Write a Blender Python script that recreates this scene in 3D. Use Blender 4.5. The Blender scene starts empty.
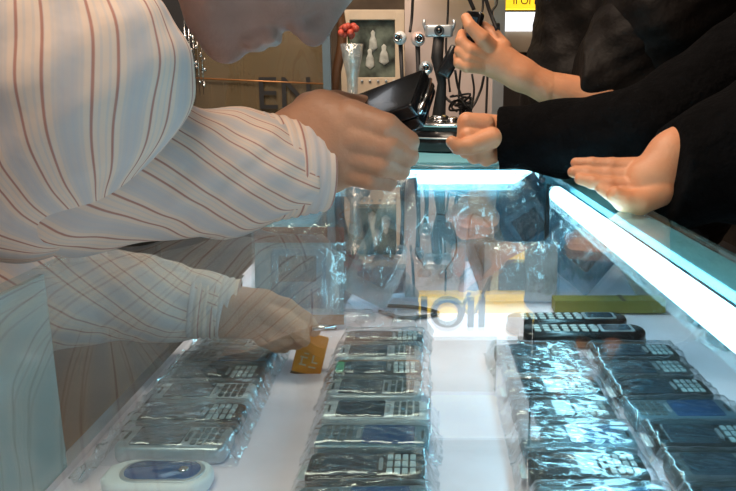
import bpy, bmesh, math, random
import numpy as np
from mathutils import Vector, Matrix, noise
PI = math.pi
random.seed(7)
C = bpy.context.scene.collection
scn = bpy.context.scene
# ------------------------------------------------------------ camera, world, light, exposure
CZ = 1.145; FPX = 700.0; CX = 418.0; PITCH = math.radians(12.68)
cam_d = bpy.data.cameras.new('camera'); cam = bpy.data.objects.new('camera', cam_d); C.objects.link(cam)
cam.location = (0, 0, CZ); cam.rotation_euler = (PI/2-PITCH, 0, 0)
cam_d.sensor_width = 36; cam_d.lens = 36*FPX/736; cam_d.shift_x = -(CX-368)/736; cam_d.clip_start = .01
scn.camera = cam
w = bpy.data.worlds.new('world'); scn.world = w; w.use_nodes = True
w.node_tree.nodes['Background'].inputs[0].default_value = (.85, .80, .78, 1)
w.node_tree.nodes['Background'].inputs[1].default_value = .22
def area(name, loc, rot, sx, sy, power, col):
    d = bpy.data.lights.new(name, 'AREA'); d.shape = 'RECTANGLE'; d.size = sx; d.size_y = sy; d.energy = power; d.color = col
    o = bpy.data.objects.new(name, d); C.objects.link(o); o.location = loc; o.rotation_euler = rot
    return o
area('ceiling_light_front', (-.4, -.1, 2.5), (0, 0, 0), .9, .9, 23, (1, .79, .60))
area('ceiling_light_back', (-.35, 1.1, 2.5), (.55, 0, 0), 1.0, .5, 33, (1, .78, .60))
TUBE = 12.5
scn.view_settings.view_transform = 'Standard'; scn.view_settings.look = 'None'
scn.view_settings.exposure = 0.0; scn.view_settings.gamma = 1.0; scn.view_settings.use_curve_mapping = False
# ------------------------------------------------------------ helpers
def P(px, py, Y):
    """world point on the sight line of a photo pixel at distance Y"""
    x = (px-CX)/FPX; y = -(py-245.5)/FPX
    c, s = math.cos(PITCH), math.sin(PITCH)
    d = Vector((x, c+y*s, y*c-s))
    return Vector((0, 0, CZ)) + d*(Y/d.y)
def mat(name, col, rough=.5, metal=0, emit=0, emcol=None, noise_amt=0, nscale=30, bump=0, bscale=80, spec=.5, coat=0, trans=0, sss=0):
    m = bpy.data.materials.new(name); m.use_nodes = True; nt = m.node_tree; b = nt.nodes['Principled BSDF']
    b.inputs['Base Color'].default_value = (*col, 1); b.inputs['Roughness'].default_value = rough; b.inputs['Metallic'].default_value = metal
    b.inputs['Specular IOR Level'].default_value = spec; b.inputs['Coat Weight'].default_value = coat
    if sss:
        b.inputs['Subsurface Weight'].default_value = sss; b.inputs['Subsurface Radius'].default_value = (.02, .008, .005); b.inputs['Subsurface Scale'].default_value = .3
    if emit:
        b.inputs['Emission Color'].default_value = (*(emcol or col), 1); b.inputs['Emission Strength'].default_value = emit
    tc = nt.nodes.new('ShaderNodeTexCoord')
    n = nt.nodes.new('ShaderNodeTexNoise'); n.inputs['Scale'].default_value = nscale; n.inputs['Detail'].default_value = 4
    nt.links.new(tc.outputs['Object'], n.inputs['Vector'])
    a = max(noise_amt, .04)
    mp = nt.nodes.new('ShaderNodeMapRange'); mp.inputs[1].default_value = .3; mp.inputs[2].default_value = .7; mp.inputs[3].default_value = 1-a; mp.inputs[4].default_value = 1+a
    nt.links.new(n.outputs['Fac'], mp.inputs[0])
    mx = nt.nodes.new('ShaderNodeVectorMath'); mx.operation = 'SCALE'; mx.inputs[0].default_value = col
    nt.links.new(mp.outputs[0], mx.inputs['Scale']); nt.links.new(mx.outputs[0], b.inputs['Base Color'])
    if bump:
        n2 = nt.nodes.new('ShaderNodeTexNoise'); n2.inputs['Scale'].default_value = bscale; n2.inputs['Detail'].default_value = 3
        nt.links.new(tc.outputs['Object'], n2.inputs['Vector'])
        bp = nt.nodes.new('ShaderNodeBump'); bp.inputs['Strength'].default_value = bump; bp.inputs['Distance'].default_value = .01
        nt.links.new(n2.outputs['Fac'], bp.inputs['Height']); nt.links.new(bp.outputs[0], b.inputs['Normal'])
    return m
def film(name, tint=(1, 1, 1), base=.04, gain=1.0, rough=.0, bump=0, bscale=60, haze=0, hazecol=(.8, .9, .95), gcol=(1, 1, 1), power=5, stretch=(1, 1, 1)):
    """clear pane or film: transmits straight through, reflects by Fresnel, and may scatter a little (dirt, milky plastic)"""
    m = bpy.data.materials.new(name); m.use_nodes = True; nt = m.node_tree; nt.nodes.clear()
    N = lambda t: nt.nodes.new(t); L = nt.links.new
    out = N('ShaderNodeOutputMaterial'); tr = N('ShaderNodeBsdfTransparent'); tr.inputs[0].default_value = (*tint, 1)
    gl = N('ShaderNodeBsdfGlossy'); gl.inputs['Color'].default_value = (*gcol, 1); gl.inputs['Roughness'].default_value = rough
    geo = N('ShaderNodeNewGeometry'); nrm = geo.outputs['Normal']
    if bump:
        tc = N('ShaderNodeTexCoord'); mpn = N('ShaderNodeMapping'); mpn.inputs['Scale'].default_value = stretch
        n2 = N('ShaderNodeTexNoise'); n2.inputs['Scale'].default_value = bscale; n2.inputs['Detail'].default_value = 3; n2.inputs['Distortion'].default_value = 1.2
        L(tc.outputs['Object'], mpn.inputs[0]); L(mpn.outputs[0], n2.inputs['Vector'])
        bp = N('ShaderNodeBump'); bp.inputs['Strength'].default_value = bump; bp.inputs['Distance'].default_value = .006
        L(n2.outputs['Fac'], bp.inputs['Height']); L(bp.outputs[0], gl.inputs['Normal']); nrm = bp.outputs[0]
    dt = N('ShaderNodeVectorMath'); dt.operation = 'DOT_PRODUCT'; L(nrm, dt.inputs[0]); L(geo.outputs['Incoming'], dt.inputs[1])
    ab = N('ShaderNodeMath'); ab.operation = 'ABSOLUTE'; L(dt.outputs['Value'], ab.inputs[0])
    su = N('ShaderNodeMath'); su.operation = 'SUBTRACT'; su.inputs[0].default_value = 1; su.use_clamp = True; L(ab.outputs[0], su.inputs[1])
    pw = N('ShaderNodeMath'); pw.operation = 'POWER'; pw.inputs[1].default_value = power; L(su.outputs[0], pw.inputs[0])
    ma = N('ShaderNodeMath'); ma.operation = 'MULTIPLY_ADD'; ma.inputs[1].default_value = (1-base)*gain; ma.inputs[2].default_value = base; ma.use_clamp = True; L(pw.outputs[0], ma.inputs[0])
    base_sh = tr.outputs[0]
    if haze:
        df = N('ShaderNodeBsdfDiffuse'); df.inputs[0].default_value = (*hazecol, 1)
        mh = N('ShaderNodeMixShader'); mh.inputs[0].default_value = haze; L(tr.outputs[0], mh.inputs[1]); L(df.outputs[0], mh.inputs[2]); base_sh = mh.outputs[0]
    mx = N('ShaderNodeMixShader'); L(ma.outputs[0], mx.inputs[0]); L(base_sh, mx.inputs[1]); L(gl.outputs[0], mx.inputs[2])
    L(mx.outputs[0], out.inputs[0])
    return m
def obj(name, verts, faces, m, parent=None, smooth=False, world=False, uvs=None):
    """link ONE mesh object; verts are in the parent's space unless world=True"""
    me = bpy.data.meshes.new(name); me.from_pydata([tuple(v) for v in verts], [], [tuple(int(i) for i in f) for f in faces]); me.update()
    if m: me.materials.append(m)
    if smooth: me.polygons.foreach_set('use_smooth', [True]*len(me.polygons))
    if uvs is not None:
        ul = me.uv_layers.new(name='UVMap')
        ul.data.foreach_set('uv', np.asarray(uvs, dtype=np.float32).ravel())
    o = bpy.data.objects.new(name, me); C.objects.link(o)
    if parent:
        o.parent = parent
        if world:
            M = Matrix.Translation(parent.location) @ parent.rotation_euler.to_matrix().to_4x4()
            me.transform(M.inverted())
    return o
class MB:
    """collects shapes of one part"""
    def __init__(s): s.v = []; s.f = []
    def add(s, v, f):
        n = len(s.v); s.v += [Vector(a) for a in v]; s.f += [[i+n for i in q] for q in f]; return s
    def box(s, c, d, R=None, bev=0):
        c = Vector(c); hx, hy, hz = d[0]/2, d[1]/2, d[2]/2
        if bev:
            return s.slab(c, d, bev, bev*.6, R)
        v = [Vector((x*hx, y*hy, z*hz)) for x in (-1, 1) for y in (-1, 1) for z in (-1, 1)]
        if R: v = [R @ a for a in v]
        return s.add([a+c for a in v], [(0,1,3,2), (4,6,7,5), (0,4,5,1), (2,3,7,6), (0,2,6,4), (1,5,7,3)])
    def slab(s, c, d, rc, bev, R=None, seg=5):
        """rounded box: rounded outline in XY with bevelled top and bottom"""
        c = Vector(c); L, W, T = d
        rings = []
        for (ins, z) in ((bev, -T/2), (bev*.3, -T/2+bev*.3), (0, -T/2+bev), (0, T/2-bev), (bev*.3, T/2-bev*.3), (bev, T/2)):
            r = max(rc-ins, .0002); ring = []
            for k, (sx, sy) in enumerate(((1, 1), (-1, 1), (-1, -1), (1, -1))):
                for j in range(seg+1):
                    a = PI/2*k+PI/2*j/seg
                    ring.append(Vector((sx*(L/2-ins-r)+r*math.cos(a), sy*(W/2-ins-r)+r*math.sin(a), z)))
            rings.append(ring)
        n = len(rings[0]); v = [a for r in rings for a in r]; f = []
        for i in range(len(rings)-1):
            for j in range(n): f.append((i*n+j, i*n+(j+1) % n, (i+1)*n+(j+1) % n, (i+1)*n+j))
        f.append(tuple(reversed(range(n)))); f.append(tuple(range((len(rings)-1)*n, len(rings)*n)))
        if R: v = [R @ a for a in v]
        return s.add([a+c for a in v], f)
    def tube(s, pts, rad, seg=8, cap=True):
        pts = [Vector(p) for p in pts]; n = len(pts); rad = rad if isinstance(rad, (list, tuple)) else [rad]*n
        t0 = (pts[1]-pts[0]).normalized(); u = t0.orthogonal().normalized(); v = []; f = []
        for i, p in enumerate(pts):
            t = (pts[min(i+1, n-1)]-pts[max(i-1, 0)]).normalized()
            u = (u-t*u.dot(t)).normalized(); b = t.cross(u)
            for j in range(seg):
                a = 2*PI*j/seg; v.append(p+(u*math.cos(a)+b*math.sin(a))*rad[i])
        for i in range(n-1):
            for j in range(seg): f.append((i*seg+j, i*seg+(j+1) % seg, (i+1)*seg+(j+1) % seg, (i+1)*seg+j))
        if cap: f.append(tuple(reversed(range(seg)))); f.append(tuple(range((n-1)*seg, n*seg)))
        return s.add(v, f)
    def lathe(s, c, prof, seg=24, R=None):
        c = Vector(c); v = []; f = []
        for r, z in prof:
            for j in range(seg):
                a = 2*PI*j/seg; p = Vector((r*math.cos(a), r*math.sin(a), z)); v.append((R @ p if R else p)+c)
        n = len(prof)
        for i in range(n-1):
            for j in range(seg): f.append((i*seg+j, i*seg+(j+1) % seg, (i+1)*seg+(j+1) % seg, (i+1)*seg+j))
        f.append(tuple(reversed(range(seg)))); f.append(tuple(range((n-1)*seg, n*seg)))
        return s.add(v, f)
    def ball(s, c, r, seg=12, sc=(1, 1, 1)):
        prof = [(max(r*math.sin(PI*i/8), 1e-5)*sc[0], -r*math.cos(PI*i/8)*sc[2]) for i in range(9)]
        return s.lathe(c, prof, seg)
    def build(s, name, m, parent=None, smooth=False, world=False): return obj(name, s.v, s.f, m, parent, smooth, world)
def thing(name, label, cat, loc=(0, 0, 0), rz=0, group=None):
    o = bpy.data.objects.new(name, None); C.objects.link(o); o.location = loc; o.rotation_euler = (0, 0, rz); o.empty_display_size = .02
    o['label'] = label; o['category'] = cat
    if group: o['group'] = group
    return o
def tag(o, label, cat, group=None):
    o['label'] = label; o['category'] = cat
    if group: o['group'] = group
    return o
def struct(o): o['kind'] = 'structure'; return o
def dup(root, loc, rz, label, group=None):
    r = root.copy(); C.objects.link(r); r.location = loc; r.rotation_euler = (0, 0, rz); r['label'] = label
    if group: r['group'] = group
    for ch in list(root.children):
        c = ch.copy(); C.objects.link(c); c.parent = r
        for g in ch.children:
            d = g.copy(); C.objects.link(d); d.parent = c
    return r
def curve_pts(ctrl, n=24):
    """Catmull-Rom through control points"""
    c = [Vector(p) for p in ctrl]; c = [2*c[0]-c[1]]+c+[2*c[-1]-c[-2]]; out = []
    for i in range(1, len(c)-2):
        for k in range(n):
            t = k/n; a, b, d, e = c[i-1], c[i], c[i+1], c[i+2]
            out.append(.5*((2*b)+(d-a)*t+(2*a-5*b+4*d-e)*t*t+(3*b-a-3*d+e)*t**3))
    out.append(c[-2]); return out
def text_mesh(name, s, size, m, M, parent=None, ext=.001, ax='CENTER', bold=0):
    cu = bpy.data.curves.new(name, 'FONT'); cu.body = s; cu.size = size; cu.extrude = ext; cu.align_x = ax; cu.align_y = 'CENTER'; cu.offset = bold
    t = bpy.data.objects.new(name, cu); C.objects.link(t)
    dg = bpy.context.evaluated_depsgraph_get(); me = bpy.data.meshes.new_from_object(t.evaluated_get(dg))
    bpy.data.objects.remove(t); me.transform(M); me.materials.clear(); me.materials.append(m)
    o = bpy.data.objects.new(name, me); C.objects.link(o)
    if parent: o.parent = parent
    return o
# ---- implicit surfaces for bodies, hands and cloth
def cap(a, b, ra, rb, sq=None): return (np.array(a, float), np.array(b, float), ra, rb)
def d_cap(Pn, c):
    a, b, ra, rb = c; ab = b-a; L = max(ab @ ab, 1e-12); t = np.clip(((Pn-a) @ ab)/L, 0, 1)
    q = Pn-a-t[..., None]*ab
    return np.sqrt((q*q).sum(-1))-(ra+(rb-ra)*t)
def d_ell(Pn, c, r, R=None):
    q = Pn-np.array(c)
    if R is not None: q = q @ R
    q = q/np.array(r); k = np.sqrt((q*q).sum(-1))
    return (k-1)*min(r)
def smin(a, b, k):
    h = np.clip(.5+.5*(b-a)/k, 0, 1); return b*(1-h)+a*h-k*h*(1-h)
def wob(Pn, amp, f, seed=0):
    x, y, z = Pn[..., 0], Pn[..., 1], Pn[..., 2]
    return amp*(np.sin(f*(x*.9+y*.3+z*.5)+seed)+.6*np.sin(f*1.9*(x*.3-y*.8+z*.6)+seed*2)+.4*np.sin(f*3.3*(x*.5+y*.2-z*.9)+seed*3))
def surf(fn, lo, hi, h):
    """naive surface nets"""
    ax = [np.arange(lo[i]-h, hi[i]+2*h, h) for i in range(3)]
    G = np.stack(np.meshgrid(*ax, indexing='ij'), -1); D = fn(G); S = D < 0
    nx, ny, nz = D.shape
    acc = np.zeros((nx-1, ny-1, nz-1, 3)); cnt = np.zeros((nx-1, ny-1, nz-1))
    def sl(o): return tuple(slice(o[i], o[i]+n-1) for i, n in enumerate((nx, ny, nz)))
    for axis in range(3):
        for o1 in (0, 1):
            for o2 in (0, 1):
                o = [0, 0, 0]; oth = [i for i in range(3) if i != axis]; o[oth[0]] = o1; o[oth[1]] = o2
                o_b = list(o); o_b[axis] = 1
                a, b = D[sl(o)], D[sl(o_b)]; cr = (a < 0) != (b < 0)
                t = np.where(cr, a/np.where(cr, a-b, 1), 0)
                p = np.zeros(a.shape+(3,)); p[..., :] = o; p[..., axis] += t
                acc += p*cr[..., None]; cnt += cr
    m = cnt > 0; idx = -np.ones(m.shape, int); idx[m] = np.arange(m.sum())
    base = np.stack(np.nonzero(m), -1)
    V = (base+acc[m]/cnt[m][:, None])*h+np.array([a[0] for a in ax])
    F = []
    for axis in range(3):
        u, v = (axis+1) % 3, (axis+2) % 3
        s0 = [slice(None)]*3; s1 = [slice(None)]*3; s0[axis] = slice(0, -1); s1[axis] = slice(1, None)
        cr = S[tuple(s0)] != S[tuple(s1)]
        for q in np.stack(np.nonzero(cr), -1):
            if q[u] == 0 or q[v] == 0 or q[u] >= m.shape[u] or q[v] >= m.shape[v]: continue
            c = []
            for du, dv in ((-1, -1), (0, -1), (0, 0), (-1, 0)):
                w_ = q.copy(); w_[u] += du; w_[v] += dv; c.append(idx[tuple(w_)])
            if min(c) < 0: continue
            if not S[tuple(q)]: c.reverse()
            F.append(c)
    return V, F
def bounds(caps, pad):
    A = np.array([c[0]-c[2] for c in caps]+[c[1]-c[3] for c in caps]); B = np.array([c[0]+c[2] for c in caps]+[c[1]+c[3] for c in caps])
    return A.min(0)-pad, B.max(0)+pad
def chain(spec):
    """joints as (px, py, Y, radius) -> list of capsules"""
    pts = [(P(a, b, y), r) for a, b, y, r in spec]
    return [cap(pts[i][0], pts[i+1][0], pts[i][1], pts[i+1][1]) for i in range(len(pts)-1)]
def hand_surf(palm, fingers, h=.0022, kp=.016, kf=.006):
    allc = palm+[c for f in fingers for c in f]; lo, hi = bounds(allc, .006)
    def fn(G):
        d = None
        for c in palm: e = d_cap(G, c); d = e if d is None else smin(d, e, kp)
        for f in fingers:
            g = None
            for c in f: e = d_cap(G, c); g = e if g is None else smin(g, e, .003)
            d = smin(d, g, kf)
        return d
    return surf(fn, lo, hi, h)
def limb_surf(caps, h=.006, k=.02, wob_=None, cuts=()):
    lo, hi = bounds(caps, .02)
    def fn(G):
        d = None
        for c in caps: e = d_cap(G, c); d = e if d is None else smin(d, e, k)
        if wob_: d = d+wob(G, *wob_)
        for (p, n) in cuts: d = np.maximum(d, (G-np.array(p)) @ np.array(n))
        return d
    return surf(fn, lo, hi, h)
def join(parts):
    V = []; F = []
    for v, f in parts:
        n = len(V); V += [tuple(a) for a in v]; F += [[i+n for i in q] for q in f]
    return V, F
# ------------------------------------------------------------ materials
M = dict(
 skin_man=mat('skin_tan', (.50, .27, .17), .5, noise_amt=.10, nscale=25, sss=.1, bump=.12, bscale=220),
 skin_warm=mat('skin_warm', (.58, .26, .135), .5, noise_amt=.10, nscale=25, sss=.1, bump=.1, bscale=220),
 skin_face_shaded=mat('skin_face_shaded', (.34, .21, .175), .6, noise_amt=.12, nscale=30, sss=.1, bump=.15, bscale=150),  # the man's skin with the shade on his face put into the colour
 nail=mat('nail', (.75, .50, .42), .25),
 lips=mat('lips', (.36, .17, .15), .5),
 hair=mat('hair_black', (.012, .009, .008), .38, noise_amt=.4, nscale=40),
 black_cloth=mat('black_knit', (.003, .003, .0035), .92, noise_amt=.3, nscale=50, bump=.35, bscale=120, spec=.05),
 leather=mat('dark_leather', (.006, .0045, .004), .6, noise_amt=.3, nscale=14, bump=.5, bscale=30, spec=.15),
 trousers=mat('dark_trousers', (.03, .035, .05), .9),
 black=mat('black_plastic', (.008, .009, .011), .2, coat=.3),
 blackm=mat('black_matte', (.015, .015, .017), .6),
 dark=mat('dark_grey_plastic', (.05, .06, .07), .35),
 screen=mat('screen_glass', (.02, .05, .08), .06, coat=1),
 screen2=mat('screen_blue', (.02, .10, .26), .08, coat=1),
 silver=mat('silver_plastic', (.55, .60, .64), .28, metal=.6),
 white=mat('white_plastic', (.75, .78, .80), .35),
 steelblue=mat('blue_grey_plastic', (.12, .22, .28), .3, metal=.3),
 key=mat('pale_keys', (.55, .66, .68), .3),
 keyd=mat('dark_keys', (.10, .13, .14), .35),
 green=mat('green_button', (.04, .55, .20), .3, noise_amt=.1),
 copper=mat('copper_trim', (.55, .25, .10), .35, metal=.6),
 chrome=mat('chrome', (.75, .76, .78), .15, metal=1),
 orange=mat('orange_battery_case', (.80, .28, .02), .45, noise_amt=.08),
 brownp=mat('brown_contact_strip', (.12, .05, .02), .5),
 paper=mat('white_paper_lining', (.90, .80, .90), .7, noise_amt=.12, nscale=9, bump=.25, bscale=14),
 teal=mat('teal_back_board', (.22, .50, .60), .55, noise_amt=.25, nscale=6),
 rail=mat('pale_teal_rail', (.20, .56, .70), .35, noise_amt=.06),
 darkrail=mat('dark_blue_ledge', (.03, .05, .07), .3),
 card=mat('pack_card', (.40, .60, .68), .6, noise_amt=.15, nscale=40),
 cardb=mat('pack_card_blue', (.07, .24, .36), .5, noise_amt=.2, nscale=40),
 cardp=mat('pack_card_pink', (.62, .46, .42), .6, noise_amt=.2, nscale=40),
 cardr=mat('pack_header_red', (.42, .13, .12), .5),
 yellow=mat('yellow_sign', (.95, .62, .02), .5, emit=1.1, emcol=(1, .62, .02)),
 yellowbox=mat('yellow_carton', (.26, .21, .035), .5),
 whitelight=mat('white_lightbox', (.9, .92, 1), .5, emit=1.5, emcol=(.92, .95, 1)),
 wallw=mat('white_pegboard', (.60, .51, .49), .6, noise_amt=.06, nscale=5),
 wallb=mat('brown_wall', (.10, .07, .045), .7, noise_amt=.5, nscale=7),
 cream=mat('cream_frame', (.62, .50, .37), .5, noise_amt=.06),
 photo=mat('picture_print', (.09, .11, .09), .3, noise_amt=.9, nscale=26),
 photo_f=mat('picture_figure_pale', (.45, .46, .42), .4, noise_amt=.3, nscale=60),
 post=mat('blue_grey_post', (.11, .15, .18), .4),
 red=mat('red_petals', (.50, .07, .04), .5, noise_amt=.3, nscale=60),
 stem=mat('green_stem', (.06, .14, .04), .6),
 cable=mat('black_cable', (.012, .012, .014), .45),
 ceil=mat('ceiling_paint', (.5, .46, .42), .8),
 shopfloor=mat('shop_floor_tile', (.16, .13, .11), .5, noise_amt=.2, nscale=4),
 cab=mat('cabinet_board', (.13, .11, .10), .5),
 tube=mat('tube_glow', (.85, .97, 1), .5, emit=TUBE, emcol=(.42, .84, 1.0)),
)
M['glass'] = film('counter_glass', tint=(.90, .97, .98), base=.035, gain=.95)
M['glassf'] = film('front_glass', tint=(.80, .93, .95), base=.05, gain=.9)
M['door'] = film('sliding_door_glass', tint=(.78, .90, .90), base=.08, gain=1, haze=.34, hazecol=(.66, .74, .72))
M['film'] = film('crinkled_film', tint=(.97, .99, 1), base=.125, gain=1, rough=.17, bump=1.0, bscale=17, haze=.02, power=3, stretch=(.5, 1.8, 1))
M['film2'] = film('bag_film', tint=(.88, .96, 1), base=.17, gain=1, rough=.14, bump=1.0, bscale=30, haze=.10, power=3, stretch=(1.6, 1, .35))
M['clear'] = film('clear_crystal', tint=(.92, .92, .9), base=.2, gain=1, rough=.05, bump=.6, bscale=90, haze=.15)
M['partition'] = film('smoked_partition_glass', tint=(.62, .56, .45), base=.05, gain=.6, haze=.30, hazecol=(.36, .28, .17))
def shirt_mat():
    m = bpy.data.materials.new('striped_shirt_cotton'); m.use_nodes = True; nt = m.node_tree; b = nt.nodes['Principled BSDF']; b.inputs['Roughness'].default_value = .85
    b.inputs['Specular IOR Level'].default_value = .15
    N = lambda t: nt.nodes.new(t); L = nt.links.new
    uv = N('ShaderNodeUVMap'); sx = N('ShaderNodeSeparateXYZ'); L(uv.outputs[0], sx.inputs[0])
    def period(off, per):
        a = N('ShaderNodeMath'); a.operation = 'ADD'; a.inputs[1].default_value = off+per*40; L(sx.outputs[0], a.inputs[0])
        d = N('ShaderNodeMath'); d.operation = 'MODULO'; d.inputs[1].default_value = per; L(a.outputs[0], d.inputs[0])
        c = N('ShaderNodeMath'); c.operation = 'SUBTRACT'; c.inputs[1].default_value = per/2; L(d.outputs[0], c.inputs[0])
        e = N('ShaderNodeMath'); e.operation = 'ABSOLUTE'; L(c.outputs[0], e.inputs[0]); return e.outputs[0]
    def band(src, wd, soft):
        r = N('ShaderNodeMapRange'); r.inputs[1].default_value = wd; r.inputs[2].default_value = wd+soft; r.inputs[3].default_value = 1; r.inputs[4].default_value = 0; L(src, r.inputs[0]); return r.outputs[0]
    col = None
    def mix(fac, c, prev, amt=1):
        k = N('ShaderNodeMath'); k.operation = 'MULTIPLY'; k.inputs[1].default_value = amt; L(fac, k.inputs[0])
        x = N('ShaderNodeMix'); x.data_type = 'RGBA'; L(k.outputs[0], x.inputs[0])
        if prev is None: x.inputs[6].default_value = (.86, .70, .60, 1)
        else: L(prev, x.inputs[6])
        x.inputs[7].default_value = (*c, 1); return x.outputs[2]
    col = mix(band(period(.026, .052), .006, .006), (.50, .54, .62), None, .50)
    col = mix(band(period(0, .0065), .0006, .0008), (.62, .60, .64), col, .35)
    col = mix(band(period(.009, .052), .0007, .0009), (.46, .17, .13), col, .8)
    col = mix(band(period(-.009, .052), .0007, .0009), (.46, .17, .13), col, .8)
    L(col, b.inputs['Base Color'])
    tc = N('ShaderNodeTexCoord'); n = N('ShaderNodeTexNoise'); n.inputs['Scale'].default_value = 22; n.inputs['Detail'].default_value = 3; L(tc.outputs['Object'], n.inputs[0])
    bp = N('ShaderNodeBump'); bp.inputs['Strength'].default_value = .35; bp.inputs['Distance'].default_value = .012; L(n.outputs['Fac'], bp.inputs['Height']); L(bp.outputs[0], b.inputs['Normal'])
    return m
M['shirt'] = shirt_mat()
# ------------------------------------------------------------ the room
struct(MB().box((0, 2.8, -.05), (6, 10, .1)).build('floor', M['shopfloor']))
struct(MB().box((0, 2.8, 2.65), (6, 10, .1)).build('ceiling', M['ceil']))
struct(MB().box((0, 7.6, 1.3), (6, .1, 2.7)).build('wall_back', M['wallb']))
struct(MB().box((-2.4, 2.9, 1.3), (.1, 9.3, 2.7)).build('wall_left', M['wallb']))
struct(MB().box((2.4, 2.9, 1.3), (.1, 9.3, 2.7)).build('wall_right', M['wallb']))
GT = 1.0; GF = .805   # glass top, display floor
# ------------------------------------------------------------ the display case
case = thing('display_case', 'glass-topped display counter full of wrapped phones, lit from inside', 'display case', (0, .7, 0))
def cp(mb, name, m, smooth=False): return mb.build(name, m, case, smooth, True)
XL, XT, XB, YF, YN = -.318, .285, .60, 1.62, -.05
cp(MB().slab(((XL+XT)/2, (YN+1.40)/2, GT-.003), (XT-XL, 1.40-YN, .006), .002, .0008), 'top_glass', M['glass'])
# slanted customer-side glass
a = Vector((XT-.002, YN, GT-.008)); b2 = Vector((XT-.002, 1.38, GT-.008)); c2 = Vector((XB, 1.38, GF)); d2 = Vector((XB, YN, GF)); off = Vector((.004, 0, .004))
cp(MB().add([a, b2, c2, d2, a+off, b2+off, c2+off, d2+off], [(0, 1, 2, 3), (7, 6, 5, 4), (0, 4, 5, 1), (1, 5, 6, 2), (2, 6, 7, 3), (3, 7, 4, 0)]), 'front_glass', M['glassf'])
cp(MB().box(((XL+XB)/2, (YN+1.39)/2, GF-.01), (XB-XL+.02, 1.39-YN, .02)), 'display_floor', M['paper'])
cp(MB().box(((XL+XB)/2, (YN+1.39)/2, (GF-.02)/2), (XB-XL+.02, 1.39-YN, GF-.02)), 'cabinet_base', M['cab'])
cp(MB().add([(XL, 1.365, GF), (XB, 1.365, GF), (XT, 1.365, GT-.006), (XL, 1.365, GT-.006), (XL, 1.385, GF), (XB, 1.385, GF), (XT, 1.385, GT-.006), (XL, 1.385, GT-.006)],
   [(0, 1, 2, 3), (7, 6, 5, 4), (0, 4, 5, 1), (1, 5, 6, 2), (2, 6, 7, 3), (3, 7, 4, 0)]), 'back_panel', M['teal'])
cp(MB().box((XT-.022, (YN+1.34)/2, GT-.012), (.040, 1.34-YN, .010), bev=.002), 'edge_rail', M['rail'])
cp(MB().box(((XL+XT)/2, 1.372, GT-.012), (XT-XL, .05, .010), bev=.002), 'edge_rail', M['rail'])
cp(MB().box((.216, 1.15, (GT+GF)/2-.004), (.006, .006, GT-GF-.012)), 'corner_post', M['dark'])
cp(MB().box((XL, 1.34, (GT+GF)/2-.004), (.012, .012, GT-GF-.012)), 'corner_post', M['chrome'])
cp(MB().box((XL-.002, .27, (GT+GF)/2-.003), (.005, .61, GT-GF-.012), bev=.0008), 'sliding_door', M['door'])
cp(MB().box((XL-.004, .6, GF+.004), (.014, 1.26, .008)), 'door_track', M['chrome'])
# adjoining counter behind
nb = thing('adjoining_counter', 'pale teal-topped counter beyond the far end of the display case', 'counter', (0, 1.5, 0))
MB().box((-.07, 1.535, .967), (.66, .26, .06), bev=.003).build('counter_top', M['rail'], nb, False, True)
MB().box((-.07, 1.64, .4675), (.64, .44, .935)).build('cabinet_base', M['cab'], nb, False, True)
MB().box((-.07, 1.77, .968), (.66, .20, .064), bev=.004).build('rear_ledge', M['darkrail'], nb, False, True)
# fluorescent tubes
def tube_light(a, b, label):
    t = thing('fluorescent_tube', label, 'light', a)
    a = Vector(a); b = Vector(b); d = (b-a).normalized()
    MB().tube([a+d*.01, b-d*.01], .0125, 16).build('glass_tube', M['tube'], t, True, True)
    for p, s in ((a, 1), (b, -1)): MB().tube([p, p+d*.012*s], .0132, 16).build('end_cap', M['chrome'], t, True, True)
    return t
tube_light((.222, .02, GT-.020), (.222, 1.12, GT-.020), 'glowing white tube running under the counter edge on the customers\' side')
tube_light((-.25, 1.30, GT-.017), (.235, 1.30, GT-.017), 'glowing white tube across the far end of the display case')
# ------------------------------------------------------------ phones
def film_mesh(L, W, T, seed, flap=.012, nx=44, ny=26):
    """crinkled clear sleeve draped over a handset"""
    v = []; f = []
    LX, WY = L+2*flap, W+.010
    for j in range(ny+1):
        for i in range(nx+1):
            x = -LX/2+LX*i/nx; y = -WY/2+WY*j/ny
            ex = min(1, max(0, (LX/2-abs(x))/(flap*1.1))); ey = min(1, max(0, (WY/2-abs(y))/.006))
            ex = ex*ex*(3-2*ex); ey = ey*ey*(3-2*ey)
            n = noise.noise(Vector((x*38+y*30+seed*3.1, y*90, seed)))*.0020+noise.noise(Vector((x*120, y*200+seed, seed*2)))*.0004
            z = (T+.0022+abs(n)*1.3)*ex*ey+.0012+abs(n)*.5
            v.append((x+n*1.2, y+n, z))
    for j in range(ny):
        for i in range(nx):
            q = j*(nx+1)+i; f.append((q, q+1, q+nx+2, q+nx+1))
    return v, f
PH = 'wrapped phones lying in rows in the display case'
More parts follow.
